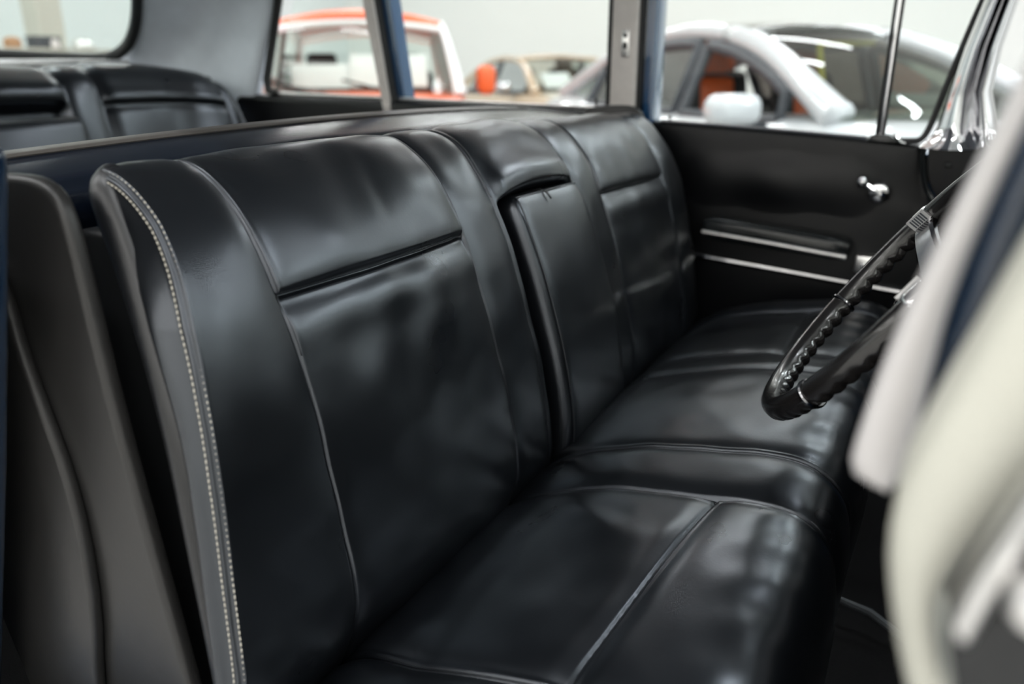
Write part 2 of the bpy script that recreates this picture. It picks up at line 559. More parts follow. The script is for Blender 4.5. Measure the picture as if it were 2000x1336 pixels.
# near windshield pillar at the open front doorway, right by the camera
def strip(ea, eb, xa, xb, bulge, name, m, thick, n=9, label=None):
    """Rounded moulding between two edge curves (y, z) at depths xa and xb; bulges towards -x, closed behind."""
    A = chaikin(ea, 2)
    B = chaikin(eb, 2)
    k = 70
    A, _ = resample(A, np.linspace(0, resample(A, [0])[1], k))
    B, _ = resample(B, np.linspace(0, resample(B, [0])[1], k))
    rings = []
    for i in range(k):
        row = []
        for t in np.linspace(0, 1, n):
            q = A[i] * (1 - t) + B[i] * t
            row.append((xa + (xb - xa) * t - bulge * math.sin(math.pi * t) ** .7, q[0], q[1]))
        row += [(xb + thick, B[i][0], B[i][1]), (xa + thick, A[i][0], A[i][1])]
        rings.append(row)
    return MB().loft(rings, True, True).build(name, m, car, label=label, sharp=60)


strip([(.0050, -.1700), (.0140, -.1690), (.0200, -.1650), (.0207, -.1579), (.017, -.1321), (.0125, -.1086), (.0069, -.0842), (-.0009, -.0553), (-.0081, -.0287), (-.0147, -.0042), (-.0238, .0323), (-.034, .08), (-.052, .16), (-.09, .30)],
      [(.0045, -.1698), (.000, -.168), (-.0022, -.160), (-.0022, -.1441), (-.003, -.119), (-.0044, -.093), (-.0076, -.0702), (-.013, -.043), (-.0187, -.0177), (-.0232, .0057), (-.034, .055), (-.045, .09), (-.065, .17), (-.105, .30)],
      .337, .34, .004, 'doorway_moulding', M['moulding'], .05, label='chrome moulding beside the near doorway, its reflection painted pale')
strip([(-.001, -.150), (-.0022, -.1441), (-.003, -.119), (-.0044, -.093), (-.0076, -.0702), (-.013, -.043), (-.0187, -.0177), (-.0232, .0057), (-.045, .09), (-.105, .30)],
      [(-.004, -.165), (-.006, -.150), (-.012, -.125), (-.022, -.10), (-.031, -.075), (-.040, -.05), (-.05, -.02), (-.06, .02), (-.085, .10), (-.16, .30)],
      .34, .35, -.006, 'doorway_channel', M['navy'], .04)
strip([(-.030, -.76), (-.050, -.50), (-.040, -.36), (-0.0225, -0.2509), (-0.009, -0.2123), (-0.0008, -0.1804), (0.0018, -0.1569), (-0.0016, -0.136), (-0.0083, -0.1127), (-0.0146, -0.091), (-0.021, -0.0674), (-0.0274, -0.0456), (-0.0344, -0.0254), (-0.068, 0.04)],
      [(-.050, -.76), (-.070, -.50), (-.060, -.36), (-.0376, -.2434), (-.0243, -.2083), (-.0185, -.1899), (-.0190, -.1765), (-.0241, -.1617), (-.0307, -.1452), (-.0368, -.1298), (-.0446, -.111), (-.0528, -.0917), (-.065, -.068), (-.10, .0)],
      .29, .285, .007, 'weather_strip', M['cream'], .04, 13, label='pale cream padded strip along the near doorway')
strip([(-.0205, -.1660), (-.0238, -.1494), (-.0288, -.1315), (-.0356, -.1059), (-.05, -.07)],
      [(-.0268, -.1725), (-.0300, -.1568), (-.0345, -.137), (-.0425, -.1059), (-.06, -.07)],
      .25, .25, .004, 'hinge_edge', M['satin'], .012)
MB().prism([(-.0200, -.176), (-.0255, -.195), (-.031, -.215), (-.075, -.20), (-.075, -.10), (-.045, -.108), (-.032, -.155), (-.026, -.172)], 0, .253, .283, .004).build('hinge_bracket', M['rubber'], car)
MB().lathe((.238, -.0405, -.149), [(.001, 0), (.006, 0), (.008, .003), (.008, .016)], (1, 0, 0), 14).build('hinge_bolt', M['satin'], car)

MB().prism([(-.062, -.30), (-.072, -.45), (-.055, -.60), (-.035, -.80), (-.64, -.80), (-.64, -.165), (-.16, -.165), (-.11, -.20)], 0, .292, .36, .012).build('hinge_pillar', M['blue'], car)
MB().box((1.13, -.448, -.48), (1.54, .02, .66), .004).build('firewall', M['carpet'], car)

# blue leading edge of the near rear door, a sliver at the left
nd = root('car_door', 'dark blue edge of the near rear door, a sliver left of the seats', 'car door', (.34, .9, -.80))
MB().prism([(.632, -.060), (.639, -.09), (.736, -.356), (.855, -.66), (.92, -.80), (1.9, -.80), (1.9, -.03), (.68, -.052)], 0, .30, .358, .008).build('door_skin', M['navy'], nd)

# ------------------------------------------------------------------ far front door
fd = root('car_door', 'black front door panel with chrome crank and long armrest behind the steering wheel', 'car door', (DX, .35, -.80))
top = [(.668, -.128), (.50, -.133), (.30, -.142), (.152, -.150), (.085, -.156), (.070, -.163)]
frt = [(.066, -.19), (.062, -.22), (.050, -.252), (.022, -.279), (-.02, -.297), (-.08, -.303), (-.13, -.33), (-.16, -.40), (-.16, -.78)]
outline = top + frt + [(.668, -.78)]
zs = np.linspace(0, 1, 26)
door_v = MB().prism(outline, 0, DX, DX + .06, .012, 4)
door_v.build('door_panel', M['vinyl'], fd)
# soft swell of the padding above the armrest
yy = np.linspace(.655, .05, 40)
zz = np.linspace(-.165, -.335, 18)
pv = []
for y in yy:
    for z in zz:
        u, v = (y - .05) / .605, (z + .335) / .17
        zl = z + (-.012 if y < .2 else 0) * v
        pv.append((DX - .009 * (math.sin(math.pi * u) * math.sin(math.pi * v)) ** 2 * 1.5 + .0012 - .0015 * math.sin(y * 40) * math.sin(math.pi * v), y, zl))
MB().add(pv, grid_faces(40, 18)).build('upper_padding', M['vinyl'], fd, sharp=0)
MB().tube(chaikin([(DX - .004, .63, -.1275), (DX - .006, .40, -.136), (DX - .006, .18, -.1475)], 2), .0045, 8).build('sill_moulding', M['chrome'], fd)
MB().tube(chaikin([(DX - .006, .54, -.434), (DX - .008, .30, -.449), (DX - .008, .03, -.469)], 1), .0085, 10, flat=.9).build('trim_strip', M['chrome'], fd)
# armrest: slanted rounded bar with a chrome line
ar = MB()
rings = []
for u in np.linspace(0, 1, 14):
    e = 1 - abs(2 * u - 1) ** 14
    y = .497 + (.180 - .497) * u
    zt, zb = -.330 + (-.355 + .330) * u, -.386 + (-.405 + .386) * u
    zm = (zt + zb) / 2
    hh = (zt - zb) / 2
    row = []
    for t in np.linspace(0, 2 * math.pi, 20, endpoint=False):
        cx_, cz_ = math.cos(t), math.sin(t)
        row.append((DX - .028 + .030 * math.copysign(abs(cx_) ** .5, cx_) * (.75 + .25 * e), y, zm + hh * math.copysign(abs(cz_) ** .55, cz_) * (.7 + .3 * e)))
    rings.append(row)
armr = ar.loft(rings, True, True).build('armrest', M['vinyl_gloss'], fd)
MB().tube([(DX - .0585, .497, -.3665), (DX - .0605, .34, -.378), (DX - .0585, .182, -.392)], .0052, 8).build('armrest_chrome', M['satin'], armr)
sw = MB().box((DX - .018, .136, -.409), (.034, .060, .038), .006).build('switch_plate', M['satin'], fd)
MB().box((DX - .036, .138, -.412), (.006, .030, .012), .002).build('switch', M['chrome'], sw)
# window crank
ck = MB().lathe((DX + .002, .139, -.256), [(.001, -.030), (.012, -.0295), (.019, -.027), (.0225, -.022), (.0235, -.016), (.0225, -.010), (.020, -.007), (.022, -.003), (.022, 0), (.001, .0)], (1, 0, 0), 12).build('window_crank', M['chrome'], fd, label='chrome window crank')
MB().tube([(DX - .024, .139, -.256), (DX - .028, .155, -.246), (DX - .030, .172, -.234)], [.0065, .0055, .005], 10).build('crank_arm', M['chrome'], ck)
MB().ball((DX - .038, .1725, -.2335), (.014, .0125, .0125), 16).build('crank_knob', M['chrome'], ck)
# lock button, vent window post, vent frame and panes
MB().tube([(DX + .004, .612, -.140), (DX + .004, .612, -.120)], .0028, 8).ball((DX + .004, .612, -.118), (.004, .004, .0035), 10).build('lock_button', M['rubber'], fd)
vp = MB().box((DX + .006, .1535, .13), (.016, .0125, .56), .003).build('vent_post', M['chrome'], fd, label='slim chrome post of the vent window')
MB().box((DX - .002, .1485, .13), (.006, .006, .56), .001).box((DX + .003, .1625, .13), (.012, .005, .56), .001).build('vent_post_seal', M['rubber'], vp)
MB().prism([(.178, -.154), (.172, -.140), (.138, -.138), (.125, -.146), (.118, -.156)], 0, DX - .010, DX + .012, .003).build('post_foot', M['vinyl_gloss'], vp)
MB().tube([(DX - .008, .131, -.137), (DX - .008, .122, -.142), (DX - .008, .114, -.152), (DX - .006, .105, -.154)], .003, 8).build('vent_latch', M['chrome'], vp)
MB().tube(chaikin([(DX, .145, -.150), (DX, .100, -.150), (DX, .076, -.148), (DX, .064, -.120), (DX, .052, -.06), (DX, .034, .02), (DX, .012, .113), (DX, -.03, .26), (DX, -.06, .36)], 2), .0065, 10).build('vent_frame', M['rubber'], fd)
MB().add([(DX + .008, .150, -.15), (DX + .008, .075, -.148), (DX + .008, .035, .02), (DX + .008, -.05, .38), (DX + .008, .150, .38)], [(0, 1, 2, 3, 4)]).build('vent_glass', M['glass'], fd, smooth=False, sharp=0)
MB().add([(DX + .012, .158, -.15), (DX + .012, .66, -.13), (DX + .012, .66, .38), (DX + .012, .158, .38)], [(0, 1, 2, 3)]).build('window_glass', M['glass'], fd, smooth=False, sharp=0)

# ------------------------------------------------------------------ far rear door
rd = root('car_door', 'dark rear door with side window seen past the top of the front seat back', 'car door', (DX, 1.3, -.80))
MB().prism([(.70, -.112), (.80, -.108), (1.10, -.101), (1.40, -.095), (1.80, -.090), (1.98, -.086), (2.08, -.16), (2.08, -.78), (.70, -.78)], 0, DX - .03, DX + .05, .016, 4).build('door_panel', M['vinyl'], rd)
MB().tube([(DX - .004, .78, -.103), (DX - .004, 1.10, -.097), (DX - .004, 1.40, -.090), (DX - .004, 1.86, -.083)], .005, 8).build('sill_moulding', M['satin'], rd)
MB().tube([(DX + .004, .80, -.105), (DX + .004, .80, -.085)], .0030, 8).ball((DX + .004, .80, -.083), (.0045, .0045, .0045), 10).build('lock_button', M['rubber'], rd)
MB().add([(DX + .012, .77, -.10), (DX + .012, 1.40, -.095), (DX + .012, 1.52, .38), (DX + .012, .77, .38)], [(0, 1, 2, 3)]).build('window_glass', M['glass'], rd, smooth=False, sharp=0)
MB().add([(DX + .006, 1.42, -.095), (DX + .006, 1.87, -.09), (DX + .006, 1.66, .38), (DX + .006, 1.54, .38)], [(0, 1, 2, 3)]).build('quarter_glass', M['glass'], rd, smooth=False, sharp=0)
MB().tube([(1.765, 1.635, .41), (1.812, 1.715, .30), (DX - .012, 1.795, .173), (DX - .012, 1.835, .06), (DX - .012, 1.872, -.045), (DX - .012, 1.868, -.075), (DX - .012, 1.84, -.084)], .0125, 10).build('quarter_window_seal', M['rubber'], rd)

# ------------------------------------------------------------------ front bench seat
seat = root('bench_seat', 'black leather front bench seat with pale double stitching and folded centre armrest', 'car seat', (1.1, .35, -.775))

PROF = chaikin([(.53, -.66), (.500, -.605), (.485, -.560), (.483, -.525), (.499, -.42), (.514, -.345), (.530, -.280), (.552, -.215), (.576, -.163), (.606, -.124), (.636, -.100), (.665, -.089), (.690, -.091), (.712, -.106), (.724, -.14), (.730, -.22)], 3)
PLEN = resample(PROF, [0])[1]
_pz = resample(PROF, np.linspace(0, PLEN, 2000))[0]
_ps = np.linspace(0, PLEN, 2000)
_front = np.argmax(_pz[:, 1])
def s_at_z(z):
    return float(np.interp(z, _pz[:_front, 1], _ps[:_front]))
SL = s_at_z(-.214)           # lateral seam across the two wide panels
SA = s_at_z(-.185)           # top of the armrest recess
SAPEX = float(_ps[_front])


def back_point(x, s, depth):
    """x, s, depth arrays -> points. depth > 0 goes out of the seat face, < 0 into the seat."""
    P = np.stack([np.interp(s, _ps, _pz[:, 0]), np.interp(s, _ps, _pz[:, 1])], -1)
    e = .004
    T = np.stack([np.interp(s + e, _ps, _pz[:, 0]) - np.interp(s - e, _ps, _pz[:, 0]), np.interp(s + e, _ps, _pz[:, 1]) - np.interp(s - e, _ps, _pz[:, 1])], -1)
    T /= np.linalg.norm(T, axis=-1, keepdims=True) + 1e-9
    N = np.stack([-T[..., 1], T[..., 0]], -1)
    # spine of the seat back: where inward offsets head for
    sp = np.stack([np.maximum(P[..., 0] + .11, 0), P[..., 1] - .01], -1)
    spt = np.stack([np.full_like(s, .676), np.full_like(s, -.205)], -1)
    wt = sstep(P[..., 1], -.26, -.15)[..., None]
    wt = np.where((s > SAPEX)[..., None], 1.0, wt)
    SP = sp * (1 - wt) + spt * wt
    D = SP - P
    ins = np.clip(-depth, 0, None)[..., None] / .11
    Q = P + N * np.clip(depth, 0, None)[..., None] + D * np.minimum(ins, 1.0)
    # gentle crown across the car
    low = sstep(-P[..., 1], .215, .50)
    Q[..., 0] -= low * (.018 * np.sin(np.pi * np.clip((x - .43) / 1.376, 0, 1)) - .004)
    Q[..., 1] -= np.interp(x, [.43, S2, S4, FX], [0, 0, .006, .018])
    shift = np.interp(-P[..., 1], [.092, .132, .168, .215, .277, .343, .428, .529, .66], [.015, .012, .004, -.008, -.019, -.030, -.043, -.056, -.068])
    shift = np.where(s > SAPEX, .015 + .05 * sstep(s, SAPEX - .002, SAPEX + .035), shift)
    x = x + shift * np.clip(1 - (x - .446) / (S1 - .446), 0, 1)
    return np.stack([x, Q[..., 0], Q[..., 1]], -1)


def back_relief(x, s):
    d = np.zeros_like(x)
    # vertical seams
    for m, dp in ((S1, .0040), (S2, .0042), (S3, .0035), (S3B, .0035), (S4, .0042), (S5, .0040)):
        d += groove(x - m, dp * .75, .0016, .0012, .012)
        # the outer leather lies over the inner one: a thin proud welt on one side
        sg = 1 if m in (S1, S3, S4) else -1
        d += .0009 * sstep(s, s_at_z(-.30), s_at_z(-.20)) * np.exp(-((x - m - sg * .0042) / .0024) ** 2)
    # lateral seam with an overhanging upper pad
    inp = (sstep(x, S1 - .001, S1 + .004) - sstep(x, S2 - .004, S2 + .001)) + (sstep(x, S4 - .001, S4 + .004) - sstep(x, S5 - .004, S5 + .001))
    t = s - SL
    lat = -.0060 * np.exp(-(t / .0024) ** 2) + .0050 * sstep(t, .0, .010) * np.exp(-np.clip(t, 0, None) / .035) - .0050 * np.exp(-((t + .004) / .014) ** 2) + .0025 * np.exp(-((t + .035) / .02) ** 2)
    d += inp * lat
    # pads swell between the seams
    for a, b, am in ((S1, S2, .0060), (S2, S3, .0022), (S3, S3B, .0090), (S3B, S4, .0022), (S4, S5, .0060), (.44, S1, .0030), (S5, 1.79, .0030)):
        u = np.clip((x - a) / (b - a), 0, 1)
        d += am * (1 - np.abs(2 * u - 1) ** 3)
    # leather ease: broad soft undulations, vertical pulls under the lateral seam
    d += .0018 * waves(x, s, .17, 0) + .0008 * waves(x, s, .07, 3)
    u = np.clip((x - S1) / (S2 - S1), 0, 1)
    pull = np.sin(x * 62 + 3 * np.sin(s * 9)) * np.exp(-((s - SL + .09) / .07) ** 2)
    d += .0016 * pull * np.sin(np.pi * u) ** 1.0
    d += -.0012 * np.exp(-(((x - .745 - .25 * (s - SAPEX + .08)) / .014) ** 2)) * np.exp(-((s - SAPEX + .085) / .045) ** 2)
    # recess for the armrest
    arch = .020 * np.sqrt(np.clip(4 * ((x - S3) / (S3B - S3)) * (1 - (x - S3) / (S3B - S3)), 0, 1)) - .008
    rec = sstep(x, S3 + .006, S3 + .020) * (1 - sstep(x, S3B - .012, S3B + .000)) * (1 - sstep(s - arch, SA - .016, SA + .006))
    d = d * (1 - rec) - .058 * rec
    # overhanging head pad above the recess
    hp = sstep(x, S3 + .004, S3 + .03) * (1 - sstep(x, S3B - .03, S3B - .004))
    d += hp * .010 * np.exp(-((s - arch - SA - .022) / .026) ** 2) * (s > SA - .03)
    return d


xs = dense([S1, S2, S3, S3B, S4, S5, S3 + .012, S3B - .01], SEAT_X0 + .016, FX - .036)
ss = dense([SL, SA], 0, PLEN, .006, .0015, .014)
Xg, Sg = np.meshgrid(xs, ss, indexing='ij')
D = back_relief(Xg, Sg)
cols = [back_point(Xg, Sg, D)]
# near end: stitched corner, gusset, groove, rolled edge
near = []
prof_end = []                    # (x, inset) from the corner towards the back of the seat
for a in np.linspace(6, 90, 13):
    t = math.radians(a)
    bump = -.0016 * math.exp(-((a - 45) / 9.0) ** 2) + .0007 * math.exp(-((a - 22) / 9.0) ** 2) + .0007 * math.exp(-((a - 68) / 9.0) ** 2)
    prof_end.append((.4460 - (.0085 + bump) * math.sin(t), (.0085 + bump) * (1 - math.cos(t)) - bump))
for ins, xx in ((.012, .4362), (.016, .4340), (.020, .4318), (.024, .4302), (.028, .4294), (.031, .4298), (.034, .4325), (.0365, .438), (.039, .447), (.043, .457), (.050, .47), (.10, .50)):
    prof_end.append((xx, ins))
KW = np.interp(np.interp(ss, _ps, _pz[:, 1]), [-.60, -.335, -.155, -.10], [.68, .82, 1.45, 1.5])[None]
for xx, ins in reversed(prof_end):
    xa = np.full((1, len(ss)), xx) + .0012 * waves(ss[None] * 0 + ins, ss[None], .10, 5) * (ins > .02)
    near.append(back_point(xa, ss[None], -ins * (1 + (KW - 1) * min(1, max(0, (ins - .009) / .012))) + D[0][None] * max(0, 1 - ins / .009)))
far = []
for a in list(np.linspace(8, 90, 10)):
    t = math.radians(a)
    xa = np.full((1, len(ss)), FX - .036 + .040 * math.sin(t))
    far.append(back_point(xa, ss[None], np.full((1, len(ss)), -.040 * (1 - math.cos(t))) + D[-1][None] * math.cos(t)))
for ins in (.06, .09, .105):
    far.append(back_point(np.full((1, len(ss)), FX + .004), ss[None], np.full((1, len(ss)), -ins)))
G = np.concatenate(near + cols + far, 0)
obj('backrest', G.reshape(-1, 3), grid_faces(G.shape[0], G.shape[1]), M['leather'], seat)

# welts: thin raised cords along the seams that catch the light
def welt(x, s0, s1, name, off, r=.0006):
    s = np.linspace(s0, s1, 60)
    xa = np.full_like(s, x + off)
    p = back_point(xa, s, back_relief(xa, s) + .0002)
    return MB().tube(p, r, 6)


MBW = MB()
for m_, of in ((S1, .0020), (S2, -.0020), (S3, .0020), (S3B, -.002), (S4, .0020), (S5, -.002)):
    wv_ = welt(m_, s_at_z(-.27) if m_ not in (S3, S3B) else SA + .01, PLEN - .03, 'w', of)
    wv_.build('seam_welt', M['leather'], seat, sharp=0)

# double row of pale stitches at the near corner
st = MB()
for row, (xx, ins) in enumerate(((.4432, .0008), (.4372, .0075))):
    s = .012
    while s < SAPEX + .004:
        a = np.array([s, s + .0040])
        p = back_point(np.full(2, xx), a, np.full(2, -ins))
        q0, q1 = Vector(p[0]), Vector(p[1])
        for q in (q0, q1):
            q.x -= .0007
            q.y -= .0010
        st.tube([q0, q0.lerp(q1, .5) + Vector((-.0004, -.0004, .0002)), q1], [.0005, .00075, .0005], 5)
        s += .0056
st.build('stitching', M['thread'], seat, kind='stuff', label='two rows of small beige stitches', sharp=0)

# rolled edge behind the gusset
ER = chaikin([(.474, .676, -.1025), (.464, .673, -.1065), (.457, .664, -.117), (.449, .637, -.163), (.434, .597, -.24), (.418, .562, -.32), (.407, .540, -.42), (.401, .524, -.53), (.395, .511, -.68)], 3)
MB().tube(ER, [float(np.interp(z, [-.68, -.32, -.16, -.10], [.0160, .0160, .0175, .0190])) for z in ER[:, 2]], 18).ball((.465, .6725, -.107), (.0187, .0187, .0175), 18).build('edge_roll', M['leather_dimmed'], seat, sharp=0)

MB().prism([(.668, -.150), (.735, -.150), (.79, -.70), (.525, -.70), (.552, -.40), (.590, -.27), (.640, -.18)], 0, .462, .50, .006).build('inner_side', M['rubber'], seat)

# folded centre armrest in its recess
bm = bmesh.new()
bmesh.ops.create_cube(bm, size=1.0)
bmesh.ops.subdivide_edges(bm, edges=bm.edges[:], cuts=14, use_grid_fill=True)
A_X0, A_X1 = S3 + .030, S3B - .004
A_S0, A_S1 = .03, SA + .004
va, fa = [], []
bm.verts.index_update()
arr = np.array([v.co[:] for v in bm.verts])           # x across, y depth, z along
fa = [[v.index for v in f.verts] for f in bm.faces]
bm.free()
wx, wd, ls = A_X1 - A_X0, .060, A_S1 - A_S0
loc = arr * np.array([wx, wd, ls])
rad = .022
core = np.clip(loc, -np.array([wx, wd, ls]) / 2 + rad, np.array([wx, wd, ls]) / 2 - rad)
dd = loc - core
nn = np.linalg.norm(dd, axis=1, keepdims=True)
loc = np.where(nn > 1e-9, core + dd / np.maximum(nn, 1e-9) * np.minimum(nn, rad), loc)
fx_ = loc[:, 0] + (A_X0 + A_X1) / 2
fs_ = loc[:, 2] + (A_S0 + A_S1) / 2
fdp = loc[:, 1] - wd / 2 + .018 + .006 * (1 - (2 * (fs_ - A_S0) / ls - 1) ** 2) + .0015 * waves(fx_, fs_, .10, 6)
P_ = back_point(fx_, fs_, np.maximum(fdp, 0)) 
Pin = back_point(fx_, fs_, np.minimum(fdp, 0))
P0 = back_point(fx_, fs_, fdp * 0)
AP = P_ + Pin - P0
arm_o = obj('armrest', AP, fa, M['leather'], seat, label='folded padded leather centre armrest')
ed = arm_o.modifiers.new('round', 'SUBSURF')
ed.levels = ed.render_levels = 1
# edge seam of the armrest and the pinch at its top
s_ = np.linspace(A_S0 + .02, A_S1 - .012, 50)
e1 = back_point(np.full(50, A_X0 + .010), s_, np.full(50, .0165) + .006 * (1 - (2 * (s_ - A_S0) / ls - 1) ** 2))
x_ = np.linspace(A_X0 + .012, A_X1 - .012, 20)
e2 = back_point(x_, np.full(20, A_S1 - .0055), np.full(20, .011))
MB().tube(chaikin(np.vstack([e1, e2]), 1), .0014, 6).build('armrest_welt', M['leather'], arm_o, sharp=0)
pz = back_point(np.array([1.105, 1.105, 1.104, 1.105]), np.array([A_S1 + .001, A_S1 - .001, A_S1 - .008, A_S1 - .02]), np.array([-.02, .006, .0158, .0195]))
MB().tube(pz, .0016, 6).build('armrest_tuck', M['rubber'], arm_o, sharp=0)

# cushion
CP = chaikin([(.575, -.20), (.53, -.150), (.488, -.104), (.44, -.072), (.40, -.055), (.35, -.038), (.30, -.025), (.25, -.016), (.20, -.007), (.16, -.001), (.125, 0), (.095, -.006), (.070, -.022), (.053, -.048), (.045, -.085), (.046, -.13), (.052, -.19), (.060, -.28)], 3)
CLEN = resample(CP, [0])[1]
_cs = np.linspace(0, CLEN, 2000)
_cp = resample(CP, _cs)[0]
_ct = int(np.argmin(_cp[:, 0]))
def cs_at_y(y):
    return np.interp(-np.asarray(y, float), -_cp[:_ct, 0], _cs[:_ct])


def crown(x):
    xx = np.array([.40, .47, .54, .70, .875, .972, 1.10, 1.24, 1.335, 1.50, 1.67, 1.75, 1.83])
    zz_ = np.array([-.552, -.541, -.533, -.514, -.492, -.475, -.460, -.452, -.455, -.462, -.466, -.470, -.490])
    return np.interp(x, xx, zz_)


def cush_relief(x, s):
    d = np.zeros_like(x)
    for m in (S1, S2, S3, S3B, S4, S5):
        d += groove(x - m, .0046, .0022, .0028, .014)
        sg = 1 if m in (S1, S3, S4) else -1
        d += .0011 * np.exp(-((x - m - sg * .0045) / .0026) ** 2)
    latpos = np.interp(x, [S1, S2, S4, S5], [cs_at_y(.244), cs_at_y(.196), cs_at_y(.212), cs_at_y(.222)])
    inp = (sstep(x, S1 - .001, S1 + .004) - sstep(x, S2 - .004, S2 + .001)) + (sstep(x, S4 - .001, S4 + .004) - sstep(x, S5 - .004, S5 + .001))
    d += inp * groove(s - latpos, .0046, .0024, .0045, .016)
    d += inp * .0018 * np.exp(-((s - latpos - .0045) / .0024) ** 2)
    for a, b, am in ((S1, S2, .007), (S2, S3, .004), (S3, S3B, .007), (S3B, S4, .003), (S4, S5, .007), (.42, S1, .005), (S5, 1.80, .005)):
        u = np.clip((x - a) / (b - a), 0, 1)
        d += am * (1 - np.abs(2 * u - 1) ** 3)
    d += .0016 * waves(x, s, .19, 2) + .0006 * waves(x, s, .065, 7)
    # sat-in dip of the near place, small pulls towards the front edge
    d += -.006 * np.exp(-((x - .69) / .11) ** 2 - ((s - cs_at_y(.34)) / .07) ** 2)
    d += .0010 * np.sin(x * 95 + 2 * np.sin(s * 17)) * np.exp(-((s - cs_at_y(.10)) / .045) ** 2)
    d += .0035 * np.exp(-((x - .80 + .5 * (s - cs_at_y(.33))) / .02) ** 2 - ((s - cs_at_y(.33)) / .05) ** 2)
    return d


cx_ = dense([S1, S2, S3, S3B, S4, S5], .44, 1.79)
cs_ = dense([float(cs_at_y(.22))], 0, CLEN, .006, .0022, .045)
Xc, Sc = np.meshgrid(cx_, cs_, indexing='ij')


def cush_point(x, s, d):
    P = np.stack([np.interp(s, _cs, _cp[:, 0]), np.interp(s, _cs, _cp[:, 1])], -1)
    e = .004
    T = np.stack([np.interp(s + e, _cs, _cp[:, 0]) - np.interp(s - e, _cs, _cp[:, 0]), np.interp(s + e, _cs, _cp[:, 1]) - np.interp(s - e, _cs, _cp[:, 1])], -1)
    T /= np.linalg.norm(T, axis=-1, keepdims=True) + 1e-9
    N = np.stack([T[..., 1], -T[..., 0]], -1)
    Q = P + N * d[..., None]
    fr = sstep(-Q[..., 0], -.52, -.40)              # the crown fades towards the crease
    cz = crown(x)
    base = -.487 + .20 * (cz + .487)
    Q[..., 1] += base * (1 - fr) + cz * fr
    return np.stack([x, Q[..., 0], Q[..., 1]], -1)


DC = cush_relief(Xc, Sc)
GC = [cush_point(Xc, Sc, DC)]
nr, fr_ = [], []
for a in np.linspace(90, 10, 9):
    t = math.radians(a)
    nr.append(cush_point(np.full((1, len(cs_)), .44 - .022 * math.sin(t)), cs_[None], np.full((1, len(cs_)), -.022 * (1 - math.cos(t))) + DC[0][None] * math.cos(t)))
    fr_.insert(0, cush_point(np.full((1, len(cs_)), 1.79 + .03 * math.sin(t)), cs_[None], np.full((1, len(cs_)), -.03 * (1 - math.cos(t))) + DC[-1][None] * math.cos(t)))
def drop(row, dz):
    r = row.copy()
    r[..., 2] = np.maximum(r[..., 2] - dz, -.76)
    return r
G = np.concatenate([drop(nr[0], .15), drop(nr[0], .05)] + nr + GC + fr_ + [drop(fr_[-1], .05), drop(fr_[-1], .15)], 0)
obj('cushion', G.reshape(-1, 3), grid_faces(G.shape[0], G.shape[1]), M['leather'], seat)
for m_, of in ((S1, .002), (S2, -.002), (S3, .002), (S3B, -.002), (S4, .002), (S5, -.002)):
    s = np.linspace(.06, CLEN - .05, 60)
    xa = np.full_like(s, m_ + of)
    MB().tube(cush_point(xa, s, cush_relief(xa, s) + .0001), .0008, 6).build('seam_welt', M['leather'], seat, sharp=0)
for a, b, ya, yb in ((S1, S2, .244, .196), (S4, S5, .212, .222)):
    xa = np.linspace(a + .004, b - .004, 40)
    s = np.interp(xa, [a, b], [cs_at_y(ya), cs_at_y(yb)]) + .0022
    MB().tube(cush_point(xa, s, cush_relief(xa, s) + .0001), .0008, 6).build('seam_welt', M['leather'], seat, sharp=0)
MB().box((1.11, .33, -.735), (1.30, .46, .09), .01).build('seat_base', M['rubber'], seat)

# back shell with its ledge, and the side wings that close it
rings = []
for x in np.linspace(.44, 1.834, 40):
    zt = -.079 - .010 * ((x - 1.0) / .5) ** 2 * (1 if x > 1.0 else .9) - .014 * sstep(np.array(x), 1.5, 1.85)
    zt = float(zt)
    row = [(.752, zt - .075), (.742, zt - .050), (.741, zt - .030), (.745, zt - .026), (.750, zt - .022), (.7515, zt - .018), (.755, zt - .0155), (.765, zt - .012), (.826, zt + .0005), (.845, zt + .002), (.856, zt + .001), (.864, zt - .008), (.868, zt - .03), (.88, -.72), (.76, -.72)]
    rings.append([(x, y, z) for y, z in row])
sh = MB().loft(rings, True, True).build('back_shell', M['rail'], seat, sharp=50)
lr = []
for x in np.linspace(.439, 1.835, 40):
    zt = -.079 - .010 * ((x - 1.0) / .5) ** 2 * (1 if x > 1.0 else .9) - .014 * float(sstep(np.array(x), 1.5, 1.85))
    lr.append([(x, y, zt + z) for y, z in ((.8250, .0020), (.8275, .0042), (.832, .0050), (.850, .0060), (.859, .0035), (.866, -.008), (.862, -.012), (.83, -.006))])
MB().loft(lr, True, True).build('shell_ledge', M['ledge'], seat, sharp=50, label='grey-brown ledge along the top of the seat back, window light painted in')
wing = [(.80, -.098), (.755, -.092), (.714, -.0895), (.685, -.091), (.667, -.098), (.656, -.111), (.6490, -.135), (.6450, -.164), (.641, -.204), (.632, -.292), (.615, -.406), (.600, -.501), (.585, -.601), (.571, -.70), (.80, -.70)]
for xa, xb in ((.400, .418), (1.806, 1.824)):
    MB().prism([tuple(p) for p in chaikin(wing, 1)], 0, xa, xb, .0075, 4).build('side_wing', M['leather_side'], seat, sharp=40, label='smooth grey-black side wing of the seat back')
cov = [(.752, -.17), (.742, -.205), (.737, -.253), (.722, -.307), (.703, -.373), (.697, -.440), (.703, -.533), (.726, -.632), (.735, -.72), (.90, -.72), (.90, -.16)]
MB().prism([tuple(p) for p in chaikin(cov, 1)], 0, .386, .400, .006, 3).build('hinge_cover', M['leather_side'], seat, sharp=40)

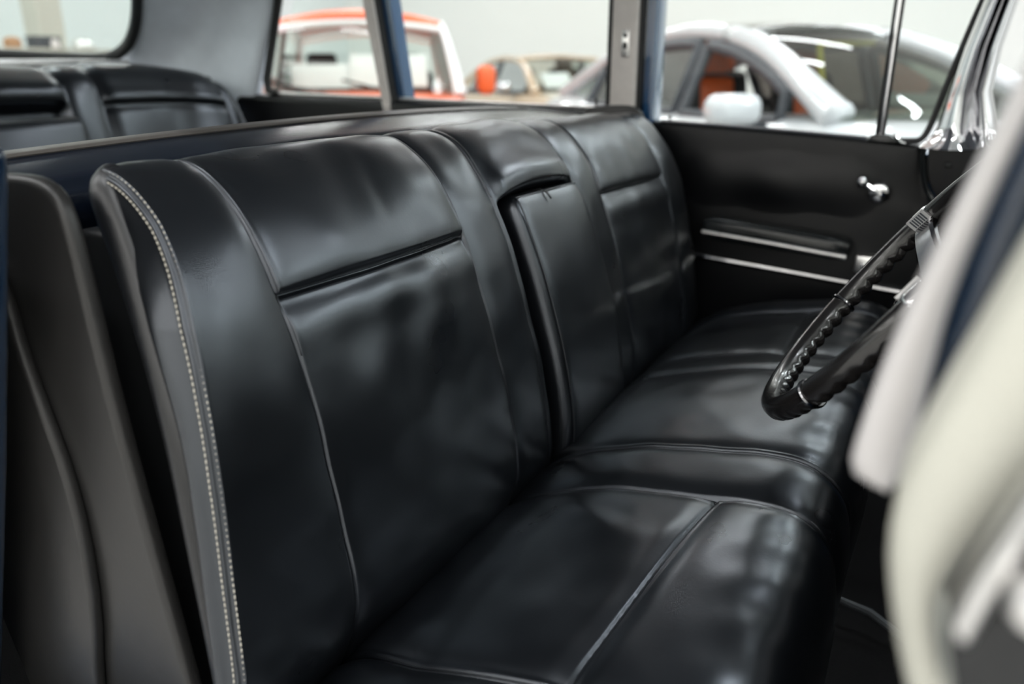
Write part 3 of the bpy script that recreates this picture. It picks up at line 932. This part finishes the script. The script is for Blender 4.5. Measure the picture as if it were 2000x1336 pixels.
# ------------------------------------------------------------------ rear bench seat
rs = root('bench_seat', 'black leather rear bench seat below the rear window', 'car seat', (1.1, 1.9, -.775))
RP = chaikin([(1.80, -.62), (1.86, -.46), (1.90, -.30), (1.928, -.18), (1.950, -.095), (1.965, -.052), (1.992, -.022), (2.03, -.012), (2.08, -.016), (2.10, -.05)], 3)
RL = resample(RP, [0])[1]
rx = dense([S1 - .04, S2 - .02, S3, S3B, S4, S5 + .05], .42, 1.805, .008, .003, .01)
rss = np.linspace(0, RL, 90)
Rp = resample(RP, rss)[0]
Tn = np.gradient(Rp, axis=0)
Tn /= np.linalg.norm(Tn, axis=1, keepdims=True)
Nn = np.stack([-Tn[:, 1], Tn[:, 0]], 1)
zr = Rp[:, 1]
vv = []
for x in rx:
    d = np.zeros(len(rss))
    for m_ in (S1 - .04, S2 - .02, S3 - .02, S3B + .02, S4 + .03, S5 + .05):
        d += groove(np.full(len(rss), x - m_), .006, .004, .006, .02)
    inpan = (S4 + .03 < x < S5 + .05) or (S1 - .04 < x < S2 - .02)
    if inpan:
        d += -.010 * np.exp(-((zr + .108) / .006) ** 2) + .007 * np.exp(-((zr + .085) / .015) ** 2) * (zr > -.112)
        d += .008
    if S3 - .02 < x < S3B + .02:
        d += np.where(zr < -.105, -.03, .0) + .018 * np.exp(-((zr + .072) / .028) ** 2)
    d += .003 * waves(np.full(len(rss), x), rss, .2, 4)
    rise = .010 * (1 - ((x - 1.1) / .66) ** 2)
    dropz = -.050 * max(0, (abs(x - 1.11) - .36) / .335) ** 2.6 - .03 * max(0, (abs(x - 1.11) - .60) / .095) ** 3
    back = -.05 * float(sstep(np.array(abs(x - 1.11)), .42, .66)) + .07 * max(0, (abs(x - 1.11) - .63) / .065) ** 2
    q = Rp + Nn * d[:, None]
    top = sstep(zr, -.20, -.02)
    for k in range(len(rss)):
        vv.append((x, q[k, 0] + back, q[k, 1] + (rise + dropz) * top[k]))
obj('backrest', vv, grid_faces(len(rx), len(rss)), M['leather'], rs)
raw = MB().box((1.12, 1.900, -.30), (.30, .09, .36), .030, Matrix.Rotation(-.16, 3, 'X'), 4)
raw.build('armrest', M['leather'], rs, label='folded centre armrest of the rear seat')
MB().box((1.10, 1.60, -.62), (1.30, .52, .22), .05, None, 4).build('cushion', M['leather'], rs)

# ------------------------------------------------------------------ dashboard and steering wheel
ds = root('dashboard', 'black padded dashboard behind the chrome pillar at the right edge', 'dashboard', (1.1, -.4, -.75))
MB().prism([(-.14, -.175), (-.17, -.150), (-.30, -.145), (-.44, -.150), (-.44, -.50), (-.30, -.52), (-.24, -.44), (-.22, -.30), (-.20, -.215)], 0, .42, 1.82, .015, 3).build('dash_body', M['vinyl'], ds)
MB().box((1.12, -.205, -.26), (1.30, .012, .075), .004, Matrix.Rotation(-.12, 3, 'X')).build('instrument_panel', M['satin'], ds)
MB().tube([(.43, -.136, -.178), (1.81, -.136, -.178)], .008, 8).build('dash_moulding', M['chrome'], ds)

WC = np.array([.966, .045, -.232])
beta, gam, WR = .944, .065, .190
tdir = np.array([0, -math.cos(beta), math.sin(beta)])
ex = np.array([math.cos(gam), math.sin(gam), 0])
ex = ex - tdir * (ex @ tdir)
ex /= np.linalg.norm(ex)
nrm = np.cross(ex, tdir)
if nrm[1] < 0:
    nrm = -nrm
wl = root('steering_wheel', 'black steering wheel with finger grips and chrome spokes above the bench', 'steering wheel', tuple(WC))


def wp(th, dr=0, dn=0):
    return WC + (WR + dr) * (math.cos(th) * ex + math.sin(th) * tdir) + nrm * dn


rings = []
NW = 420
BANDS = (math.radians(-31), math.radians(211))
for i in range(NW):
    th = 2 * math.pi * i / NW
    deg = (math.degrees(th) + 90) % 360 - 90         # -90 .. 270
    grip = 1.0 if (-89.9 < deg < 14 or 166 < deg < 270) else 0.0
    sc = (abs(math.sin(math.radians(deg) * 30)) ** 1.0) if grip else .35
    row = []
    for j in range(20):
        p = 2 * math.pi * j / 20
        r = .0122
        lowside = max(0, -math.sin(p)) ** 1.0
        ins = .5 + .5 * max(0, -math.cos(p))
        r += (.0062 * sc - .0012) * lowside * ins if grip else .0012 * lowside
        row.append(wp(th, r * math.cos(p), r * 1.12 * math.sin(p)))
    rings.append(row)
rings.append(rings[0])
MB().loft(rings, True, False).build('rim', M['plastic'], wl, sharp=0)
for th in BANDS:
    rb = []
    for a in np.linspace(-.012, .012, 5):
        k = .0139 + .0014 * (1 if abs(a) < .008 else 0)
        rb.append([wp(th + a * 1.2, k * math.cos(p), -.0012 + k * 1.12 * math.sin(p)) for p in np.linspace(0, 2 * math.pi, 20, endpoint=False)])
    MB().loft(rb, True, True).build('rim_band', M['gunmetal'], wl, sharp=40)
for sgn, th in ((1, math.radians(14)), (-1, math.radians(166))):
    # chrome sleeve on the rim, bar running in to the hub
    sl = []
    for a in np.linspace(-.062, .062, 9):
        k = .0142 if abs(a) < .058 else .0132
        sl.append([wp(th + a, k * math.cos(p), k * 1.08 * math.sin(p)) for p in np.linspace(0, 2 * math.pi, 20, endpoint=False)])
    sp = MB().loft(sl, True, True)
    bar = []
    for u in np.linspace(0, 1, 10):
        dr = -.004 - u * .155
        dn = -.004 - .048 * sstep(np.array(u), .05, .95)
        hw = .013 + .010 * u
        ht = .0065
        c = wp(th, dr, float(dn))
        tang = -math.sin(th) * ex + math.cos(th) * tdir
        bar.append([c + tang * hw * a + nrm * ht * b for a, b in ((-1, -.6), (-.8, -1), (.8, -1), (1, -.6), (1, .5), (.75, 1), (-.75, 1), (-1, .5))])
    slo = sp.build('rim_sleeve', M['chrome'], wl, sharp=30)
    spo = MB().loft(bar, True, True).build('spoke', M['gunmetal'], wl, sharp=30)
    tang = -math.sin(th) * ex + math.cos(th) * tdir
    rad_ = -(math.cos(th) * ex + math.sin(th) * tdir)
    c0 = wp(th, -.0125, .0085)

    def plate(c, l, wd_, h):
        return [[c + tang * a * l + nrm * b * wd_ + rad_ * hh for a, b in ((-1, -1), (1, -1), (1, 1), (-1, 1))] for hh in (0, h)]
    bdo = MB().loft(plate(c0, .0135, .0075, .005), True, True).build('badge', M['satin'], spo, smooth=False, sharp=0)
    rib = MB()
    for k in range(6):
        rib.loft(plate(c0 + tang * (-.0085 + k * .0034) + rad_ * .0048, .0009, .0058, .0012), True, True)
    rib.build('badge_ribs', M['charcoal'], spo, smooth=False, sharp=0)
hubc = WC - nrm * .055
MB().lathe(hubc, [(.001, .034), (.022, .034), (.034, .028), (.040, .014), (.041, -.01), (.036, -.03), (.001, -.03)], tuple(nrm), 28).build('hub', M['plastic'], wl)
MB().lathe(hubc + nrm * .034, [(.001, .004), (.015, .004), (.019, .002), (.020, -.002)], tuple(nrm), 24).build('horn_button', M['chrome'], wl)
cl = [hubc - nrm * (.02 + .05 * k) for k in range(8)]
MB().tube(cl, .026, 18).build('column', M['plastic'], wl)

# ------------------------------------------------------------------ parked cars beyond the windows
def make_car(name, label, loc, heading, sp):
    """A parked car in its own axes: x forward, y left, z up, floor z = 0."""
    t = root(name, label, 'car', (loc[0], loc[1], FLOOR), local=True, rz=heading)
    P = M[sp['paint']]
    # lower body
    rings = []
    for (x, hw, zb, z0) in sp['body']:
        pr = [(-.86, 0, 0), (-1, .22, 0), (-1.02, .55, 0), (-.98, .86, 0), (-.90, .97, 0), (-.72, 1.0, 0), (-.35, 1.0, .5), (0, 1.0, .7)]
        row = [(x, a * hw, z0 + (zb - z0) * b + cr * sp.get('deck', .03)) for a, b, cr in pr]
        row += [(x, -y, z) for x_, y, z in row[-2::-1]]
        rings.append(row)
    mb = MB().loft(rings, True, True)
    xa, xb = sp['cabin']
    keep = []
    nring = 15
    body = mb.build('body', P, t, sharp=55)
    # open the deck above the cabin
    bm = bmesh.new()
    bm.from_mesh(body.data)
    kill = []
    for f in bm.faces:
        c = f.calc_center_median()
        if xa < c.x < xb and abs(c.y) < .80 * sp['hw'] and f.normal.z > .7:
            kill.append(f)
    bmesh.ops.delete(bm, geom=kill, context='FACES')
    bm.to_mesh(body.data)
    bm.free()
    ss_ = body.modifiers.new('round', 'SUBSURF')
    ss_.levels = ss_.render_levels = 1
    zfl = .36
    MB().box(((xa + xb) / 2, 0, zfl), (xb - xa + .3, sp['hw'] * 1.75, .05), .01).box((xb + .02, 0, sp['belt'] - .10), (.34, sp['hw'] * 1.62, .18), .05).build('cabin_tub', M[sp.get('tub', 'cabin')], t)
    # roof rails: (x, z, half-width) from windscreen foot over the roof to the tail
    rail = chaikin(sp['rail'], 2)
    n = len(rail)
    ia = min(range(n), key=lambda i: abs(rail[i][0] - sp['roof_front']))
    ib = min(range(n), key=lambda i: abs(rail[i][0] - sp['roof_rear']))

    def sheet(i0, i1, off, crown_):
        rows = []
        for i in range(i0, i1 + 1):
            x, z, hw = rail[i]
            cr = sp.get('crown', .05) * min(1, i / max(ia, 1)) * min(1, (n - 1 - i) / max(n - 1 - ib, 1))
            bow = sp.get('bow', .16) * (1 - min(1, i / max(ia, 1))) - sp.get('bow', .16) * .7 * (1 - min(1, (n - 1 - i) / max(n - 1 - ib, 1)))
            rows.append([(x + bow * (1 - v * v), v * hw, z + off + cr * (1 - v * v)) for v in np.linspace(-1, 1, 13)])
        return rows
    MB().loft(sheet(0, ia, -.004, .05), False).build('windshield', M[sp['ws_glass']], t, sharp=0)
    MB().loft(sheet(ib, n - 1, -.004, .05), False).build('rear_window', M[sp['ws_glass']], t, sharp=0)
    rf = MB().loft(sheet(ia, ib, .0, .05), False).build('roof', M[sp['roof']], t, sharp=0)
    so = rf.modifiers.new('thickness', 'SOLIDIFY')
    so.thickness = .04
    so.offset = 0
    if sp.get('header'):
        x, z, hw = rail[ia]
        MB().tube([(x + .02, v * hw, z - .012 + .05 * (1 - v * v)) for v in np.linspace(-1, 1, 13)], .030, 8).build('windshield_header', M[sp['header']], t, sharp=0)
    zb = sp['belt']
    hb = sp['hw'] * .86
    for sd in (-1, 1):
        pts = [(x, sd * hw, z) for x, z, hw in rail]
        MB().tube(pts[:ia + 2], [sp.get('pillar_r', .045) * (1 + sp.get('flare', .75) * (1 - q_ / (ia + 1)) ** 1.5) for q_ in range(ia + 2)], 12).build('front_pillar', M[sp['pillar']], t, sharp=0)
        MB().tube(pts[ia:], sp.get('pillar_r', .045) * .9, 10).build('roof_rail', M[sp['rail_mat']], t, sharp=0)
        for k, (x0, x1, gm) in enumerate(sp['side']):
            if gm is None and sd == sp.get('open_side', -1):
                gm2 = None
            else:
                gm2 = gm or 'mid_glass'
            lower = [(x1, sd * hb, zb), (x0, sd * hb, zb)]
            upp = []
            for x, z, hw in rail:
                if x0 <= x <= x1:
                    upp.append((x, sd * (hw + sp.get('fo', .004)), z - sp.get('fd', .015)))
            ends = []
            for xe in (x0, x1):
                q = np.array([rail[i][0] for i in range(n)])[::-1]
                zz2 = np.interp(xe, q, rail[::-1, 1])
                hh2 = np.interp(xe, q, rail[::-1, 2])
                ends.append((xe, sd * (hh2 + sp.get('fo', .004)), zz2 - sp.get('fd', .015)))
            poly = [lower[1], ends[0]] + sorted(upp) + [ends[1], lower[0]]
            if gm2:
                MB().add(poly, [tuple(range(len(poly)))]).build('side_window', M[gm2], t, smooth=False, sharp=0)
            MB().tube(poly + [poly[0]], sp.get('frame_r', .022), 8).build('window_frame', M[sp['frame']], t, sharp=60)
        mx_, my_, mz_ = sp['mirror']
        mr = MB().box((mx_, sd * my_, mz_), [2 * q_ for q_ in sp.get('mirror_r', (.075, .135, .085))], min(sp.get('mirror_r', (.075, .135, .085))) * .85, None, 5).build('mirror', M[sp.get('mirror_mat', sp['paint'])], t)
        MB().box((mx_, sd * (my_ - .03), mz_ - .085), (.09, .20, .03), .012).box((mx_ + .0, sd * (my_ - .15), mz_ - .08), (.06, .12, .03), .01).build('mirror_foot', M['charcoal'], mr)
    for wx_ in sp['wheels']:
        for sd in (-1, 1):
            yw = sd * (sp['hw'] * .965)
            wo = MB().lathe((wx_, yw - sd * .12, sp['wr']), [(.18, 0), (sp['wr'] * .95, 0), (sp['wr'], .03), (sp['wr'], .19), (sp['wr'] * .95, .22), (.18, .22)], (0, sd, 0), 28).build('wheel', M['tyre'], t)
            MB().lathe((wx_, yw + sd * .085, sp['wr']), [(.01, 0), (.05, .02), (sp['wr'] * .62, .0), (sp['wr'] * .62, -.1), (.01, -.1)], (0, sd, 0), 20).build('rim', M['alloy'], wo)
    for k, (sx, sy) in enumerate(sp['seats']):
        s = MB().box((sx, sy, zfl + .17), (.50, .48, .16), .05, None, 3)
        s.box((sx - .27, sy, zfl + .50), (.14, .48, .62), .055, Matrix.Rotation(-.18, 3, 'Y'), 3)
        so_ = s.build('seat', M['seat_black'], t)
        MB().box((sx - .245, sy, zfl + .50), (.14, .27, .56), .04, Matrix.Rotation(-.18, 3, 'Y'), 3).box((sx - .33, sy, zfl + .865), (.10, .26, .17), .045, Matrix.Rotation(-.12, 3, 'Y'), 3).build('seat_face', M[sp['seat_mat']], so_)
    for sd in (-1, 1):
        hx, hy, hz = sp['lamp']
        MB().ball((hx, sd * hy, hz), sp.get('lamp_r', (.07, .16, .07)), 16).build('headlight', M['chrome'], t)
        MB().box((sp['tail'][0], sd * sp['tail'][1], sp['tail'][2]), (.05, .28, .10), .02).build('tail_light', M['red'], t)
    MB().box((sp['lamp'][0] + .02, 0, sp['lamp'][2] - .02), (.08, sp['lamp'][1] * 1.1, .10), .02).build('grille', M['charcoal'], t)
    return t


def dirh(dx, dy):
    return math.atan2(dy, dx)


# white sedan, front three-quarter view
sed = dict(paint='white', hw=.93, belt=.93, deck=.035, bow=.34,
    body=[(2.35, .55, .62, .30), (2.25, .78, .70, .22), (1.9, .91, .90, .18), (1.3, .94, .985, .17), (.8, .94, .965, .17), (0, .94, .95, .17), (-1.0, .94, .97, .17), (-1.8, .93, 1.0, .18), (-2.2, .84, .98, .25), (-2.4, .62, .86, .35)],
    cabin=(-1.45, .85),
    rail=[(1.22, .975, .76), (.92, 1.115, .71), (.55, 1.28, .63), (.15, 1.385, .585), (-.3, 1.42, .57), (-.8, 1.385, .57), (-1.35, 1.26, .59), (-1.75, 1.10, .63), (-2.0, .99, .66)],
    roof_front=.22, roof_rear=-1.05, roof='roof_glass', ws_glass='mid_glass', pillar='white', rail_mat='white', pillar_r=.062, frame='charcoal',
    side=[(-.04, .84, None), (-1.30, -.13, 'dark_glass')], open_side=-1,
    mirror=(.80, 1.06, 1.00), mirror_r=(.085, .150, .080), frame_r=.036, fo=.062, fd=.075, flare=.35, wheels=(1.42, -1.45), wr=.34, seats=[(-.05, -.38), (-.05, .38), (-1.0, -.38), (-1.0, .38)], seat_mat='seat_orange', tub='maroon',
    lamp=(2.12, .66, .66), tail=(-2.34, .60, .80))
wcar = make_car('parked_car', 'white sedan with dark roof and orange seats parked beside the far front door', (5.56, 1.01), dirh(-.63, -.777), sed)
MB().tube([(.30, -.10, 1.33), (.42, -.18, 1.20), (.55, -.24, 1.02)], .018, 6).tube([(.30, -.10, 1.33), (.30, .32, 1.34)], .018, 6).build('yellow_strap', M['yellow'], wcar, label='thin yellow strap behind the windshield')

# orange off-roader, nearly head on
suv = dict(paint='orange', hw=.86, belt=1.00, deck=.03, bow=.10,
    body=[(2.05, .74, .88, .45), (2.0, .82, .96, .38), (1.3, .85, 1.00, .34), (.7, .86, 1.01, .34), (-.5, .86, 1.01, .34), (-1.6, .86, 1.01, .34), (-1.9, .84, 1.0, .38)],
    cabin=(-1.6, .72),
    rail=[(.86, 1.00, .74), (.74, 1.16, .715), (.58, 1.37, .67), (.46, 1.47, .645), (.30, 1.525, .635), (-.4, 1.54, .64), (-1.2, 1.53, .64), (-1.68, 1.48, .65), (-1.80, 1.25, .70), (-1.86, 1.02, .74)],
    roof_front=.44, roof_rear=-1.60, roof='orange', ws_glass='glass', pillar='white_frame', rail_mat='white_frame', header='white_frame', crown=.085, pillar_r=.030, frame_r=.022, frame='white_frame',
    side=[(-.35, .62, 'mid_glass'), (-1.55, -.45, 'mid_glass')],
    mirror=(.52, .97, 1.10), mirror_r=(.06, .075, .11), wheels=(1.25, -1.15), wr=.38, seats=[(-.1, -.36), (-.1, .36)], seat_mat='seat_black',
    lamp=(2.03, .60, .78), lamp_r=(.05, .10, .10), tail=(-1.9, .66, .80))
ocar = make_car('parked_car', 'orange off-road wagon with white windshield frame seen through the far rear windows', (5.50, 4.45), dirh(-.80, -.60), suv)
MB().box((.60, .22, 1.17), (.02, .58, .26), .004, Matrix.Rotation(-.45, 3, 'Y')).box((.58, -.26, 1.13), (.02, .50, .19), .004, Matrix.Rotation(-.45, 3, 'Y')).build('white_sheet', M['card'], ocar, label='flat white rectangles behind the windshield')  # thin white boxes tilted behind the glass
for yy_ in (.30, -.25):
    MB().tube([(.92, yy_, 1.03), (.86, yy_ - .22, 1.06), (.80, yy_ - .42, 1.11)], .010, 6).build('wiper', M['rubber'], ocar)

# tan coupe
cou = dict(paint='tan', hw=.88, belt=.88, deck=.03, bow=.26,
    body=[(2.35, .66, .72, .32), (2.25, .80, .80, .24), (1.7, .87, .86, .22), (.9, .88, .89, .22), (0, .88, .89, .22), (-1.0, .88, .90, .22), (-1.9, .86, .88, .24), (-2.3, .76, .82, .32)],
    cabin=(-1.2, .80),
    rail=[(.95, .88, .72), (.72, 1.03, .68), (.45, 1.19, .62), (.15, 1.27, .59), (-.25, 1.295, .585), (-.75, 1.26, .59), (-1.2, 1.13, .62), (-1.55, .97, .66), (-1.70, .90, .68)],
    roof_front=.18, roof_rear=-.80, roof='tan', ws_glass='glass', pillar='tan', rail_mat='tan', pillar_r=.04, frame='charcoal',
    side=[(-.30, .68, 'mid_glass'), (-1.05, -.38, 'mid_glass')],
    mirror=(.55, .97, .95), mirror_r=(.06, .09, .06), mirror_mat='chrome', wheels=(1.35, -1.35), wr=.33, seats=[(-.05, -.36), (-.05, .36)], seat_mat='seat_tan', tub='seat_tan',
    lamp=(2.30, .60, .62), lamp_r=(.05, .09, .09), tail=(-2.3, .55, .66))
tcar = make_car('parked_car', 'tan coupe parked between the orange wagon and the white sedan', (10.2, 5.0), dirh(-.60, -.80), cou)
MB().box((.70, -.30, 1.02), (.02, .40, .24), .004, Matrix.Rotation(-.75, 3, 'Y')).build('white_sheet', M['card'], tcar, label='flat white rectangle behind the windshield')  # thin white box tilted behind the glass

# ------------------------------------------------------------------ things on the partition, seen through the rear window
def small(name, label, cat, loc):
    return root(name, label, cat, loc)


b = small('wicker_basket', 'brown rounded basket on the grey partition seen through the rear window', 'basket', (5.10, 8.6, .155))
MB().lathe((5.10, 8.6, .155), [(.03, 0), (.075, 0), (.085, .03), (.080, .075), (.055, .10), (.01, .108)], (0, 0, 1), 20).build('basket_body', M['copper'], b)
MB().tube([(5.10 + .075 * math.cos(a), 8.6 + .075 * math.sin(a), .232) for a in np.linspace(0, 6.2832, 20)], .006, 6).build('basket_rim', M['copper'], b)
b = small('storage_box', 'dark slate box on the grey partition in front of the beige column', 'box', (5.43, 8.6, .155))
MB().box((5.43, 8.6, .205), (.29, .15, .095), .008).build('box_body', M['slate'], b)
MB().box((5.43, 8.6, .262), (.305, .165, .022), .006).build('box_lid', M['slate'], b)
b = small('round_jar', 'pale pinkish jar standing before the dark slate box', 'jar', (5.46, 8.455, .155))
MB().lathe((5.46, 8.455, .155), [(.02, 0), (.035, 0), (.044, .03), (.040, .06), (.028, .072)], (0, 0, 1), 18).build('jar_body', M['pale'], b)
MB().lathe((5.46, 8.46, .227), [(.028, 0), (.030, .004), (.030, .012), (.010, .018), (.006, .026)], (0, 0, 1), 18).build('jar_lid', M['pale'], b)
b = small('helmet', 'grey rounded helmet with bright white front on the partition right end', 'helmet', (5.84, 8.55, .155))
MB().lathe((5.84, 8.55, .155), [(.10, 0), (.115, .02), (.105, .06), (.07, .095), (.01, .108)], (0, 0, 1), 20).build('shell', M['satin'], b)
MB().ball((5.83, 8.45, .19), (.06, .05, .034), 14).build('visor', M['card'], b)
